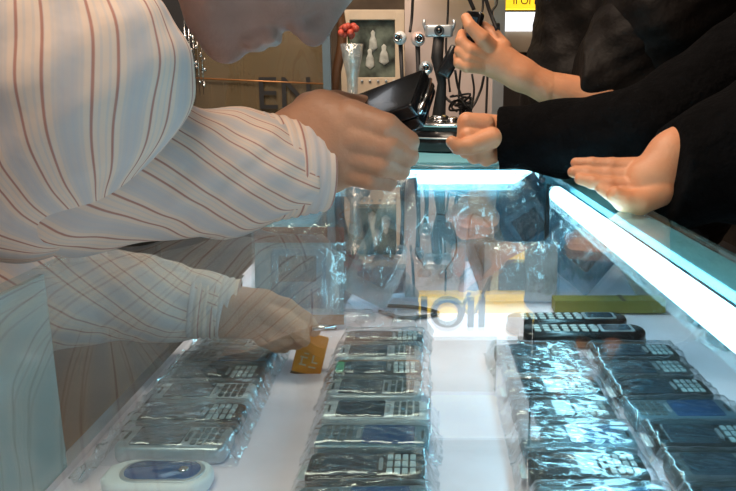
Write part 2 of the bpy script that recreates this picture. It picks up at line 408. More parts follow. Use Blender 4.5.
def handset(style, label, seed, L=.104, W=.046, T=.017, wrap=True, name='mobile_phone', group=PH):
    t = thing(name, label, 'phone', (0, 0, 0), 0, group)
    if style == 'clam': L, W, T = .094, .045, .014
    z0 = T/2
    col = dict(bar='black', dark='dark', silver='silver', white='white', blue='steelblue', clam='white', green='dark', copper='silver', big='black')[style]
    rc = .009
    if style == 'clam': rc = .021
    if style == 'big': rc = W*.42
    MB().slab((0, 0, z0), (L, W, T), rc, .004).build('body', M[col], t, True)
    if style == 'clam':
        osc = MB().slab((.004, 0, T+.0008), (L*.70, W*.66, .0024), .0145, .0008, seg=8).build('outer_screen', M['screen2'], t, True)
        MB().lathe((L*.24, 0, T+.002), [(.0045, 0), (.004, .0014), (.0001, .0016)], 16).build('camera_lens', M['chrome'], osc, True)
        MB().slab((-L*.44, 0, z0), (.010, W*.6, T*.9), .004, .002).build('hinge', M['white'], t, True)
    elif style == 'big':
        sf = MB().slab((L*.27, 0, T+.0006), (L*.27, W*.66, .0016), .004, .0005).build('screen_frame', M['silver'], t)
        MB().slab((L*.27, 0, T+.0016), (L*.22, W*.50, .001), .003, .0003).build('screen', M['screen'], sf)
        kb = MB()
        for i in range(7):
            for j in (-1, 0, 1): kb.slab((-L*.36+i*L*.075, j*W*.23, T+.0004), (L*.05, W*.14, .002), .0015, .0005, Matrix.Rotation(.35*j, 3, 'Z'), 3)
        kp_ = kb.build('keypad', M['key'], t)
        MB().slab((L*.10, 0, T+.0005), (L*.05, W*.4, .002), .003, .0006).build('navigation_key', M['silver'], kp_)
        MB().slab((0, 0, z0*.55), (L+.002, W+.002, T*.4), rc, .001).build('side_band', M['brownp'], t, True)
    else:
        flip = -1 if style == 'blue' else 1
        MB().slab((-L*.14*flip, 0, T+.0003), (L*.46, W*.78, .0014), .003, .0005).build('screen', M['screen2' if style == 'blue' else 'screen'], t)
        kb = MB(); km = 'key' if style in ('bar', 'dark', 'green') else 'keyd'
        for i in range(4):
            for j in (-1, 0, 1): kb.slab(((L*.20+i*L*.065)*flip, j*W*.25, T+.0002), (L*.048, W*.19, .0020), .0012, .0005, None, 2)
        kp_ = kb.build('keypad', M[km], t)
        MB().slab((L*.125*flip, 0, T+.0004), (L*.035, W*.42, .0022), .002, .0006).build('navigation_key', M['silver' if style != 'silver' else 'dark'], kp_)
        MB().box((-L*.44*flip, 0, T+.0002), (.0022, W*.3, .0012)).build('earpiece', M['blackm'], t)
        if style == 'green': MB().slab((-L*.43, 0, T+.0012), (L*.09, W*.6, .003), .004, .001).build('green_button', M['green'], t)
        if style == 'copper': MB().slab((0, -W*.5, z0), (L*.95, .003, T*.6), .001, .0005).build('trim_strip', M['copper'], t)
    if style == 'clam': MB().slab((.004, 0, T+.0002), (L*.78, W*.80, .0022), .018, .0008, seg=8).build('screen_surround', M['silver'], t, True)
    if wrap and style != 'clam':
        v, f = film_mesh(L, W, T+.001, seed); ps = obj('plastic_sleeve', v, f, M['film'], t, True)
        if style in ('bar',):
            MB().box((-L*.5-.004, -.002, T*.62), (.006, W*.5, .0006)).build('price_sticker', M['white'], ps)
    return t
protos = {}
def fz(px, py):   # point on the display floor under a photo pixel
    a = math.atan((py-245.5)/FPX)+PITCH; return (CZ-GF)/math.tan(a)
cols = {
 'first column': (-.231, .557, ['clam', 'silver', 'bar', 'white', 'dark', 'blue', 'silver', 'dark'], .0515),
 'second column': (-.046, .503, ['blue', 'bar', 'blue', 'white', 'silver', 'green', 'copper', 'dark'], .0545),
 'third column': (.151, .503, ['blue', 'bar', 'blue', 'dark', 'bar', 'copper', 'dark'], .0550),
 'fourth column': (.272, .503, ['bar', 'dark', 'bar', 'blue', 'bar', 'dark', 'bar'], .0550),  # solid phones in place of the third column's reflection in the side glass
}
ordn = [o_+' from near end' for o_ in ('first', 'second', 'third', 'fourth', 'fifth', 'sixth', 'seventh', 'eighth')]
look = dict(clam='pale clamshell phone with oval blue screen', silver='silver phone with dark screen', bar='black bar phone with pale keys', white='white phone with dark keys',
            dark='dark grey phone with pale keys', blue='blue-grey phone with blue screen', green='dark phone with a green end button', copper='silver phone with copper side trim')
side = {'first column': 'leftmost column', 'second column': 'second column', 'third column': 'third column', 'fourth column': 'rightmost mirror-image column'}
s = 0
for cname, (x, y0, styles, dy) in cols.items():
    for i, st in enumerate(styles):
        s += 1
        loc = (x+random.uniform(-.003, .003), y0+i*dy, GF+.0006); rz = random.uniform(-.03, .03)
        lab = ('%s, %s, %s' if st == 'clam' else 'wrapped %s, %s, %s') % (look[st], ordn[i], side[cname])
        key = (st, s % 2)
        if key not in protos:
            o = handset(st, lab, s*1.7, L=.108 if st in ('blue', 'white') else .104); protos[key] = o; o.location = loc if st != 'clam' else (loc[0]+.006, loc[1]-.006, loc[2]); o.rotation_euler = (0, 0, rz)
        else: dup(protos[key], loc, rz, lab)
# long unwrapped handsets behind the third and fourth columns
o = handset('big', 'long black handset with curved keypad lying behind the wrapped rows, the nearer one', 3, L=.170, W=.042, T=.022, wrap=False, name='long_handset', group='long black handsets behind the rows')
o.location = (.222, .900, GF+.0006)
dup(o, (.212, .952, GF+.0006), .02, 'long black handset behind the other one, farther from the wrapped rows')
# solid phones standing in for the second column's mirror image, further right
for k, (x, y, st) in enumerate(((.455, .98, 'blue'), (.462, .80, 'dark'), (.45, .90, 'blue'))):
    dup([v for kk, v in protos.items() if kk[0] == st][0], (x, y, GF+.0006), .1*k, 'mirror-image wrapped phone by the slanted glass at far right, %s' % ('farthest of three', 'nearest of three', 'middle of three')[k])
# ------------------------------------------------------------ packs leaning at the far end
def pack(loc, wdt, hgt, tilt, lean, cm, gadget, label, header=None, footer=None, rz=0):
    t = thing('blister_pack', label, 'packaging', loc, rz, 'accessory packs leaning at the far end of the case')
    R = Matrix.Rotation(-lean, 3, 'X') @ Matrix.Rotation(tilt, 3, 'Y')
    low = min((R @ Vector((sx*wdt/2, 0, sz*hgt/2))).z for sx in (-1, 1) for sz in (-1, 1))
    c = Vector((0, 0, -low+.003))
    def put(mb, nm, m, sm=False):
        mb.v = [R @ v+c for v in mb.v]; return mb.build(nm, m, t, sm)
    put(MB().box((0, .002, 0), (wdt, .0012, hgt)), 'backing_card', M[cm])
    if header: put(MB().box((0, .0005, hgt*.42), (wdt*1.01, .002, hgt*.16)), 'header_card', M[header])
    if footer: put(MB().box((0, .0005, -hgt*.44), (wdt*1.01, .002, hgt*.10)), 'footer_strip', M[footer])
    if gadget == 'earbuds':
        for sx in (-1, 1):
            put(MB().lathe((sx*wdt*.18, -.004, -hgt*.25), [(.0001, -.006), (.010, -.005), (.012, 0), (.008, .006), (.0001, .007)], 14), 'earbud', M['cardb'], True)
        put(MB().tube(curve_pts([(-wdt*.18, -.003, -hgt*.2), (-wdt*.36, -.003, .0), (-wdt*.22, -.003, hgt*.3), (wdt*.2, -.003, hgt*.3), (wdt*.34, -.003, 0), (wdt*.18, -.003, -hgt*.2)], 8), .0013, 6), 'cord', M['dark'], True)
    elif gadget == 'charger':
        put(MB().slab((0, -.007, -hgt*.15), (wdt*.5, .016, hgt*.34), .004, .003), 'charger_body', M['dark'], True)
        put(MB().tube(curve_pts([(0, -.004, 0), (wdt*.3, -.004, hgt*.1), (0, -.004, hgt*.3), (-wdt*.3, -.004, hgt*.1), (0, -.004, .02)], 8), .0014, 6), 'cord', M['dark'], True)
    elif gadget == 'case':
        put(MB().slab((0, -.006, -hgt*.02), (wdt*.62, .013, hgt*.6), .006, .003), 'phone_cover', M['cardb'], True)
        put(MB().box((0, -.0132, hgt*.08), (wdt*.42, .001, hgt*.26)), 'cover_window', M['screen'])
    # clear bubble
    v = []; f = []; nx, nz = 18, 24; sd = random.random()*50
    for j in range(nz+1):
        for i in range(nx+1):
            x = (i/nx-.5)*wdt*1.06; z = (j/nz-.5)*hgt*1.06
            e = min(1, 6*min(i/nx, 1-i/nx))*min(1, 6*min(j/nz, 1-j/nz))
            n = noise.noise(Vector((x*70+sd, z*50, sd)))
            v.append(R @ Vector((x, -.004-e*.014-n*.004, z))+c)
    for j in range(nz):
        for i in range(nx):
            q = j*(nx+1)+i; f.append((q, q+1, q+nx+2, q+nx+1))
    obj('clear_bag', v, f, M['film2'], t, True)
    return t
def pk(px, py, Y, *a, **k):
    a = list(a); a[0] *= 1.12; a[1] *= 1.10; p = P(px, py, Y); return pack((p.x, Y, GF+.001), *a, **k)
pk(300, 300, .98, .115, .13, 0, .22, 'card', 'case', 'clear bag with a faded red header standing left of the packs, orange foot', 'cardr', 'copper')
pk(352, 300, 1.09, .10, .17, .62, .2, 'cardb', 'charger', 'streaky blue pack tilted hard over, left end of the packs')
pk(386, 300, 1.06, .07, .15, .45, .25, 'card', 'case', 'silvery blue bag leaning left beside the tall blue bottle-shaped pack')
pk(400, 300, 1.13, .07, .17, -.12, .12, 'cardb', 'case', 'upright dark blue pack just left of the earphone pack')
pk(436, 300, 1.10, .085, .15, .04, .1, 'card', 'earbuds', 'grey card pack of earphones with looped cord, above the yellow sign reflection')
pk(482, 300, 1.13, .06, .15, -.35, .1, 'cardp', 'charger', 'pinkish pack leaning against the earphone pack')
pk(520, 300, 1.09, .105, .085, .02, .2, 'cardp', 'none', 'crumpled pale bag standing low before the far end panel')
pk(530, 300, 1.17, .10, .15, -.6, .05, 'cardb', 'case', 'blue pack tilted right behind the crumpled pale bag')
pk(590, 300, 1.12, .10, .15, .7, .12, 'cardb', 'charger', 'mirror-image blue streaked pack right of the thin corner post')  # this pack and the next are built in place of mirrored packs
pk(640, 300, 1.08, .08, .13, -.55, .15, 'cardp', 'case', 'mirror-image pink and blue pack tilted over at the right end of the packs')
# small things on the floor at the far end
t = thing('yellow_carton', 'dull yellow flat carton lying beyond the long black handsets', 'box', (.295, 1.04, GF+.0006))
MB().slab((0, 0, .012), (.17, .030, .020), .001, .0006).build('carton_body', M['yellowbox'], t)
MB().box((.02, 0, .0225), (.006, .029, .001)).build('carton_tape', M['brownp'], t)
o = MB().tube(curve_pts([(-.06, 1.03, GF+.004), (-.02, 1.0, GF+.004), (.03, 1.02, GF+.004), (.0, 1.05, GF+.004), (-.05, 1.06, GF+.004)], 10), .003, 8).build('coiled_lead', M['dark'], None, True)
tag(o, 'dark coiled lead lying in front of the earphone pack', 'cable')
for k, (x, y) in enumerate(((-.095, 1.0), (-.06, .985), (-.13, 1.03), (-.02, .99))):
    v, f = film_mesh(.05, .03, .008, 40+k, .006, 20, 12)
    o = obj('crumpled_wrapper', v, f, M['film'], None, True); o.location = (x, y, GF+.001); o.rotation_euler = (0, 0, .5*k)
    tag(o, 'small crumpled clear wrapper beyond the centre-left column, ' + ('behind its middle', 'right of its middle', 'behind its left end', 'at its right end')[k], 'wrapper', 'loose wrappers behind the second column')
# left flap of film along the first column
v = []; f = []
for i in range(61):
    for j in range(7):
        y = .55+.38*i/60; n = noise.noise(Vector((y*60, j*.8, 2)))
        v.append((-.292-.012*j/6*1.0+n*.004, y, GF+.004+abs(noise.noise(Vector((y*45, j*.5, 9))))*.014*(.3+j/6)))
for i in range(60):
    for j in range(6): q = i*7+j; f.append((q, q+1, q+8, q+7))
tag(obj('film_strip', v, f, M['film2'], None, True), 'crumpled clear film strip along the open left side of the case', 'film')
# ------------------------------------------------------------ orange battery
bt = thing('battery', 'orange phone battery held upright by the hand inside the case', 'battery', P(305, 376, .80))
R = Matrix.Rotation(-.35, 3, 'X') @ Matrix.Rotation(.22, 3, 'Y')
def bput(mb, nm, m):
    mb.v = [R @ v for v in mb.v]; return mb.build(nm, m, bt)
Rx = Matrix.Rotation(PI/2, 3, 'X')
bput(MB().slab((0, 0, .027), (.036, .050, .005), .003, .001, Rx), 'battery_cell', M['orange'])
bput(MB().box((0, 0, .0015), (.0365, .0056, .003)), 'contact_strip', M['brownp'])
lb = MB()
for (x, z, a_, h_) in ((-.006, .022, .009, .0018), (-.008, .018, .0018, .008), (.005, .022, .0018, .009), (.008, .018, .007, .0018), (-.006, .013, .009, .0018), (.006, .012, .009, .0018), (-.004, .027, .006, .0016)):
    lb.box((x, -.0028, z), (a_, .0004, h_))
bput(lb, 'printed_mark', M['cream'])
# ------------------------------------------------------------ the man
man = thing('person', 'man in a striped shirt leaning over the case, holding a black phone and a battery', 'person', (-.62, .85, 0))
# right hand above the glass
palm = chain([(312, 162, .755, .031), (345, 128, .745, .030)])+chain([(312, 168, .755, .030), (352, 146, .745, .025)])+chain([(310, 172, .76, .028), (346, 166, .755, .022)])+chain([(296, 138, .76, .034), (322, 116, .755, .028)])
fing = [
 chain([(352, 118, .735, .0190), (386, 128, .725, .0150), (408, 142, .735, .0115), (404, 150, .76, .0095)]),
 chain([(356, 138, .730, .0180), (388, 147, .722, .0140), (408, 156, .735, .0110), (396, 156, .76, .0095)]),
 chain([(354, 154, .735, .0165), (382, 164, .725, .0130), (400, 170, .74, .0105), (388, 168, .76, .0090)]),
 chain([(346, 170, .745, .0160), (370, 178, .735, .0120), (388, 182, .75, .0095), (378, 178, .77, .0085)]),
 chain([(312, 112, .765, .022), (336, 104, .79, .015), (362, 106, .81, .012), (380, 112, .815, .010)]),        # thumb behind the phone
]
rh = hand_surf(palm, fing, .002, kf=.0025)
rarm = limb_surf([cap(P(318, 168, .757), P(200, 172, .70), .030, .040), cap(P(200, 172, .70), P(60, 165, .62), .040, .048), cap(P(60, 165, .62), P(10, -150, .68), .048, .058)], .008)
# left hand inside the case
palm = chain([(225, 308, .83, .027), (262, 308, .82, .024)])+chain([(225, 316, .83, .026), (258, 322, .82, .022)])+chain([(200, 308, .83, .028), (225, 310, .83, .027)])
fing = [
 chain([(262, 303, .82, .0165), (286, 308, .81, .012), (305, 320, .805, .010), (314, 330, .805, .0085)]),
 chain([(264, 312, .81, .016), (284, 320, .795, .0125), (299, 330, .79, .0105), (303, 340, .79, .009)]),
 chain([(262, 320, .81, .015), (274, 334, .80, .012), (288, 341, .80, .010), (297, 343, .80, .0085)]),
 chain([(256, 324, .82, .014), (264, 338, .815, .011), (276, 345, .815, .009), (284, 347, .815, .008)]),
 chain([(245, 300, .83, .016), (272, 312, .845, .013), (294, 324, .835, .011), (304, 334, .825, .009)]),
]
lh = hand_surf(palm, fing, .0021, kf=.0025)
larm = limb_surf([cap(P(215, 309, .83), P(60, 300, .80), .028, .042), cap(P(60, 300, .80), (-.50, .98, 1.28), .042, .055)], .009)
torso_caps = [cap((-.66, .82, .88), (-.60, .80, 1.15), .155, .16), cap((-.60, .70, 1.25), (-.60, .90, 1.25), .13, .13), cap((-.60, .62, 1.34), (-.56, .98, 1.31), .075, .075), cap((-.66, .70, .86), (-.66, .94, .86), .13, .13)]
legs = [cap((-.66, .72, .86), (-.62, .70, .48), .09, .065), cap((-.62, .70, .48), (-.66, .68, .09), .06, .04), cap((-.66, .92, .86), (-.62, .95, .48), .09, .065), cap((-.62, .95, .48), (-.66, .97, .09), .06, .04)]
sh = (np.array(P(10, -150, .68)))
torso = limb_surf(torso_caps+legs+[cap(sh, (-.60, .68, 1.33), .055, .07), cap((-.56, .84, 1.36), (-.30, .79, 1.33), .06, .055)], .014, .05)
# head: local x forward, y left, z up
HS = 1.17; uA = np.array((.885, .05, .465)); fA = np.array((.465, .0, -.885)); uA /= np.linalg.norm(uA); fA = fA-uA*(fA @ uA); fA /= np.linalg.norm(fA); sA = np.cross(uA, fA)
chin = np.array(P(218, 54, .755)); HC = chin-(.085*fA-.112*uA)*HS
RH = np.stack([fA, sA, uA], 1)
def head_fn(G):
    q = (G-HC) @ RH/HS
    d = d_ell(q, (-.010, 0, .035), (.098, .076, .092))
    d = smin(d, d_ell(q, (.030, 0, -.035), (.066, .060, .080)), .03)
    for s_ in (-1, 1):
        d = smin(d, d_cap(q, cap((.0, .056*s_, -.055), (.062, .022*s_, -.100), .016, .016)), .03)   # jaw
        d = smin(d, d_cap(q, cap((.058, .040*s_, -.018), (.068, .028*s_, -.03), .018, .015)), .02)   # cheek
        d = smin(d, d_cap(q, cap((.086, .012*s_, .026), (.072, .046*s_, .022), .009, .008)), .012)   # brow
        d = smin(d, d_ell(q, (.073, .031*s_, .004), (.014, .016, .012)), .004)                        # eyeball
        d = smin(d, d_ell(q, (-.004, .078*s_, -.010), (.018, .008, .032)), .006)                      # ear
        d = smin(d, d_ell(q, (.098, .012*s_, -.036), (.012, .008, .009)), .006)                       # nostril wing
    d = smin(d, d_cap(q, cap((.088, 0, .018), (.108, 0, -.028), .0085, .0125)), .010)               # nose
    d = smin(d, d_cap(q, cap((.094, -.016, -.063), (.094, .016, -.063), .0075, .0075)), .006)       # upper lip
    d = smin(d, d_cap(q, cap((.091, -.014, -.077), (.091, .014, -.077), .0085, .0085)), .006)       # lower lip
    d = smin(d, d_ell(q, (.078, 0, -.102), (.020, .022, .018)), .014)                                # chin
    d = smin(d, d_cap(q, cap((-.02, 0, -.06), (-.075, 0, -.19), .050, .052)), .03)                   # neck
    for s_ in (-1, 1):
        d = np.maximum(d, -(d_ell(q, (.103, .0085*s_, -.0435), (.005, .0035, .005))))                # nostrils
    d = np.maximum(d, -d_cap(q, cap((.105, -.020, -.070), (.105, .020, -.070), .0035, .0035)))        # mouth line
    return d*HS
lo = HC-.27; hi = HC+.2
head = surf(head_fn, lo, hi, .0036)
V, F = join([rh, rarm, lh, larm, torso, head])
body = obj('body', V, F, M['skin_man'], man, True, True)
body.data.materials.append(M['skin_face_shaded'])
nb_ = len(rh[1])+len(rarm[1])+len(lh[1])+len(larm[1])+len(torso[1])
body.data.polygons.foreach_set('material_index', [0]*nb_+[1]*(len(F)-nb_))
def hair_fn(G):
    q = (G-HC) @ RH/HS
    d = d_ell(q, (-.018, 0, .045), (.108, .086, .100))
    d = smin(d, d_cap(q, cap((.082, -.045, .085), (.098, .05, .075), .018, .020)), .02)
    d = np.maximum(d, -(d_ell(q, (.085, 0, -.045), (.085, .074, .115))))
    return (d+wob(q, .002, 160))*HS
hv, hf = surf(hair_fn, HC-.17, HC+.2, .005)
obj('hair', hv, hf, M['hair'], man, True, True)
# shirt with stripes running along each limb
def striped(caps_k, h, cuts=(), wb=None, k=.03, axes=None, twist=0.0):
    """cloth around limbs; the weave runs along each limb axis (axes = list of (a, b, radius, twist))"""
    caps_ = caps_k; lo, hi = bounds(caps_, .02)
    def fn(G):
        d = None
        for c in caps_: e = d_cap(G, c); d = e if d is None else smin(d, e, k)
        if wb: d = d+wob(G, *wb)
        for (p, n) in cuts: d = np.maximum(d, (G-np.array(p)) @ np.array(n))
        return d
    V_, F_ = surf(fn, lo, hi, h)
    V_ = np.array(V_); Fa = np.array(F_)
    uv = np.zeros((len(Fa), 4, 2)); ref = np.array((0, -1., .0))
    a_, b_, rr, tw = axes; a_ = np.array(a_); b_ = np.array(b_)
    ax_ = b_-a_; ax_ = ax_/np.linalg.norm(ax_); e1 = ref-ax_*(ref @ ax_); e1 /= np.linalg.norm(e1); e2 = np.cross(ax_, e1)
    q = V_[Fa]-a_; vv = q @ ax_; x1 = q @ e1; x2 = q @ e2; ang = np.arctan2(x2, x1)
    ca = np.arctan2(x2.mean(1), x1.mean(1))[:, None]; ang = ca+(ang-ca+PI) % (2*PI)-PI
    uv[..., 0] = (ang*rr+vv*tw+.006*np.sin(vv*26))*1.28+1.04; uv[..., 1] = vv
    return V_, F_, uv.reshape(-1, 2)
cutR = (np.array(P(312, 165, .753)), None)
fd = np.array(P(318, 168, .755)-P(200, 172, .70)); fd /= np.linalg.norm(fd)
El = P(62, 168, .615)
v1, f1, u1 = striped([cap(P(322, 167, .757), P(235, 172, .715), .044, .059), cap(P(235, 172, .715), El, .062, .076)], .0048, [(P(306, 168, .752), tuple(fd))], (.0022, 55, 1), .02, (P(318, 167, .757), El, .058, -.55))
up = P(45, -100, .63)
v4, f4, u4 = striped([cap(P(22, 168, .605), P(80, 78, .59), .083, .081), cap(P(80, 78, .59), P(-22, -90, .62), .085, .090), cap(P(-22, -90, .62), (-.56, .66, 1.34), .092, .085)], .0048, [], (.0022, 45, 2.5), .02, (P(95, 230, .60), P(40, -60, .61), .088, 0))
fd2 = np.array(P(225, 308, .83)-P(120, 300, .82)); fd2 /= np.linalg.norm(fd2)
v2, f2, u2 = striped([cap(P(232, 308, .835), P(150, 298, .825), .037, .047), cap(P(150, 298, .825), P(40, 292, .80), .047, .066), cap(P(40, 292, .80), (-.52, .98, 1.28), .066, .085)], .006, [(P(224, 308, .832), tuple(fd2))], (.0022, 70, 2), .03, (P(232, 308, .835), P(40, 292, .80), .05, -.5))
tc_ = [cap(c[0], c[1], c[2]+.022, c[3]+.022) for c in torso_caps]+[cap((-.56, .66, 1.34), (-.56, .96, 1.31), .10, .10)]
v3, f3, u3 = striped(tc_, .010, [], (.004, 30, 3), .06, ((-.64, .82, .8), (-.60, .82, 1.4), .17, 0))
V, F = join([(v1, f1), (v4, f4), (v2, f2), (v3, f3)])
obj('shirt', V, F, M['shirt'], man, True, True, np.concatenate([u1, u4, u2, u3]))
def cuff(name, a, b, ra, rb, flat=.95):
    """stitched, gathered shirt cuff: open shell with its rolled inner side"""
    a = Vector(a); b = Vector(b); t = (b-a).normalized(); e1 = (Vector((0, -1, 0))-t*t.y*-1).normalized(); e1 = (e1-t*e1.dot(t)).normalized(); e2 = t.cross(e1)
    prof = []
    n = 22
    for i in range(n+1):
        s_ = i/n; prof.append((s_, ra+(rb-ra)*s_+.0011*math.sin(s_*PI*13)))
    prof += [(1.015, rb-.002), (.97, rb-.005), (.5, (ra+rb)/2-.006)]
    seg = 40; v = []; f = []; uv = []
    for s_, r in prof:
        for j in range(seg):
            an = 2*PI*j/seg; v.append(a+(b-a)*s_+(e1*math.cos(an)*flat+e2*math.sin(an))*r)
    for i in range(len(prof)-1):
        for j in range(seg):
            f.append((i*seg+j, i*seg+(j+1) % seg, (i+1)*seg+(j+1) % seg, (i+1)*seg+j))
            q0, q1 = prof[i][0]*.07, prof[i+1][0]*.07
            uv += [(q0, 0), (q0, .01), (q1, .01), (q1, 0)]
    o = obj(name, v, f, M['shirt'], man, True, True, uv); o['label'] = 'ribbed striped cuff'
cuff('cuff', P(262, 168, .728), P(324, 167, .757), .0575, .0475)
cuff('cuff', P(192, 304, .828), P(238, 309, .836), .0425, .037)
tr = limb_surf([cap(c[0], c[1], c[2]+.02, c[3]+.03) for c in legs]+[cap((-.66, .74, .90), (-.66, .92, .90), .15, .15)], .014, .05)
obj('trousers', tr[0], tr[1], M['trousers'], man, True, True)
sh_ = MB()
for y in (.68, .97): sh_.slab((-.60, y, .045), (.28, .10, .09), .045, .02)
sh_.build('shoes', M['black'], man, True, True)
# his black flip phone above the glass, and the pen by the battery hand
fp = thing('flip_phone', 'shiny black flip phone held in the man\'s hand above the glass', 'phone', P(386, 110, .79))
def R3(xd, zd):
    x = Vector(xd).normalized(); z = Vector(zd); z = (z-x*z.dot(x)).normalized(); y = z.cross(x); return Matrix((x, y, z)).transposed()
xd = P(424, 96, .76)-P(352, 122, .80); Rf = R3(xd, (-.25, -.55, .9))
def fput(mb, nm, m, sm=True):
    mb.v = [Rf @ v for v in mb.v]; return mb.build(nm, m, fp, sm)
fput(MB().slab((0, 0, .006), (.100, .070, .016), .005, .0025), 'lid', M['black'])
fput(MB().slab((0, .0, -.010), (.098, .069, .014), .005, .0025), 'body', M['black'])
bd = fput(MB().slab((-.022, -.012, .0143), (.015, .008, .001), .001, .0003), 'badge', M['silver'], False); bd.parent = [c_ for c_ in fp.children if c_.name.startswith('lid')][0]
fput(MB().tube([(.050, -.032, .0), (.0525, 0, .0), (.050, .032, .0)], .0024, 8), 'chrome_edge', M['chrome'])
fput(MB().tube([(.048, -.026, -.004), (.048, .026, -.004)], .006, 10), 'hinge', M['black'])
pen = MB().tube([P(312, 329, .79), P(336, 327, .80)], .0032, 10).build('metal_pen', M['chrome'], None, True)
tag(pen, 'short shiny metal pen poking out by the battery hand', 'pen')
# ------------------------------------------------------------ woman at the counter (black sleeves)
wb_ = thing('person', 'person in black long sleeves resting a fist and an open hand on the counter', 'person', (.62, 1.05, 0))
palm = chain([(506, 134, 1.20, .030), (482, 130, 1.19, .028)])+chain([(506, 142, 1.20, .028), (486, 146, 1.20, .026)])
fing = [
 chain([(484, 124, 1.17, .0175), (467, 122, 1.165, .0155), (464, 140, 1.16, .0125), (472, 148, 1.18, .011)]),
 chain([(482, 136, 1.165, .0165), (468, 136, 1.155, .0145), (466, 151, 1.16, .0120), (476, 154, 1.18, .010)]),
 chain([(486, 146, 1.17, .016), (473, 147, 1.16, .0135), (474, 157, 1.165, .0115), (484, 157, 1.18, .010)]),
 chain([(492, 152, 1.18, .015), (482, 155, 1.17, .0125), (486, 160, 1.175, .0105), (494, 158, 1.18, .009)]),
 chain([(492, 138, 1.155, .018), (470, 146, 1.14, .0145), (458, 147, 1.135, .0120), (452, 142, 1.135, .0100)]),
]
fh = hand_surf(palm, fing, .0022, kf=.002)
def W_(p): return tuple(p)
farm = limb_surf([cap(P(504, 138, 1.20), P(640, 128, 1.12), .028, .036), cap(P(640, 128, 1.12), (.74, 1.20, 1.33), .036, .05)], .009)
# near hand: palm on the glass edge, fingers to the left
palm = chain([(660, 172, .865, .024), (640, 178, .86, .019)])+chain([(658, 186, .86, .021), (636, 190, .855, .017)])+chain([(672, 152, .87, .024), (654, 176, .86, .026)])+chain([(686, 130, .88, .013), (670, 152, .87, .023)])
fing = [
 chain([(642, 168, .87, .0140), (612, 166, .875, .0105), (592, 164, .88, .0085), (576, 163, .885, .0070)]),
 chain([(638, 178, .862, .0140), (608, 176, .868, .0105), (588, 174, .872, .0085), (573, 172, .876, .0070)]),
 chain([(636, 187, .852, .0130), (610, 185, .856, .0100), (593, 182, .86, .0085), (580, 179, .864, .0070)]),
 chain([(640, 194, .845, .0125), (622, 195, .845, .0100), (610, 193, .848, .0085), (602, 189, .852, .0072)]),
 chain([(660, 192, .845, .0180), (640, 202, .835, .0155), (624, 201, .83, .0125), (615, 195, .83, .0105)]),
]
nh = hand_surf(palm, fing, .0019, kf=.0025)
narm = limb_surf([cap(P(672, 166, .87), P(765, 128, .88), .026, .036), cap(P(765, 128, .88), (.72, .92, 1.34), .036, .05)], .009)
def torso_set(cx, cy, sgn=-1, lean=0):
    return [cap((cx+.04, cy-.04, .92), (cx, cy-.02, 1.12), .125, .12), cap((cx+.04, cy+.06, .92), (cx, cy+.04, 1.12), .125, .12), cap((cx, cy-.12, 1.30), (cx, cy+.12, 1.30), .085, .085), cap((cx+.01, cy, 1.22), (cx, cy, 1.32), .12, .09), cap((cx, cy, 1.36), (cx-.02, cy, 1.50), .055, .05)]
def legs_set(cx, cy):
    return [cap((cx+.04, cy+s_*.09, .90), (cx+.02, cy+s_*.09, .47), .085, .055) for s_ in (-1, 1)]+[cap((cx+.02, cy+s_*.09, .47), (cx+.05, cy+s_*.09, .08), .052, .035) for s_ in (-1, 1)]
def generic_head(c, f_, u_, h=.006):
    c = np.array(c); f_ = np.array(f_, float); f_ /= np.linalg.norm(f_); u_ = np.array(u_, float); u_ = u_-f_*(u_ @ f_); u_ /= np.linalg.norm(u_); s2 = np.cross(u_, f_); R_ = np.stack([f_, s2, u_], 1)
    def fn(G):
        q = (G-c) @ R_
        d = d_ell(q, (-.010, 0, .035), (.095, .074, .090)); d = smin(d, d_ell(q, (.030, 0, -.035), (.064, .056, .078)), .03)
        d = smin(d, d_cap(q, cap((.086, 0, .015), (.102, 0, -.028), .008, .011)), .010)
        d = smin(d, d_cap(q, cap((.088, -.014, -.066), (.088, .014, -.066), .008, .008)), .008)
        d = smin(d, d_ell(q, (.076, 0, -.100), (.018, .020, .016)), .014)
        for s_ in (-1, 1): d = smin(d, d_ell(q, (.071, .030*s_, .004), (.013, .015, .011)), .005); d = smin(d, d_ell(q, (-.004, .076*s_, -.01), (.016, .008, .03)), .006)
        return d
    def hfn(G):
        q = (G-c) @ R_
        d = d_ell(q, (-.018, 0, .045), (.106, .088, .100))
        d = smin(d, d_cap(q, cap((-.05, -.05, .0), (-.07, -.07, -.34), .06, .045)), .04); d = smin(d, d_cap(q, cap((-.05, .05, .0), (-.07, .07, -.34), .06, .045)), .04)
        d = np.maximum(d, -d_ell(q, (.085, 0, -.04), (.085, .066, .115)))
        ang = q[..., 1]*220+q[..., 0]*90
        return d+.0016*np.sin(ang)+wob(q, .0018, 90)
    return surf(fn, c-.15, c+.15, h), surf(hfn, c-np.array((.22, .22, .42)), c+np.array((.22, .22, .18)), .008)
bx, by = .84, 1.06
hd, hr = generic_head((bx-.10, by, 1.60), (-.85, -.1, -.5), (-.4, 0, 1))
tset = torso_set(bx, by); lset = legs_set(bx+.06, by)
tb = limb_surf(tset+lset+[cap((.74, 1.20, 1.33), (bx, by+.1, 1.33), .05, .06), cap((.72, .92, 1.34), (bx, by-.1, 1.33), .05, .06)], .014, .05)
V, F = join([fh, farm, nh, narm, tb, hd]); obj('body', V, F, M['skin_warm'], wb_, True, True)
obj('hair', hr[0], hr[1], M['hair'], wb_, True, True)
dA = np.array(P(498, 138, 1.20)-P(560, 135, 1.18)); dA /= np.linalg.norm(dA)
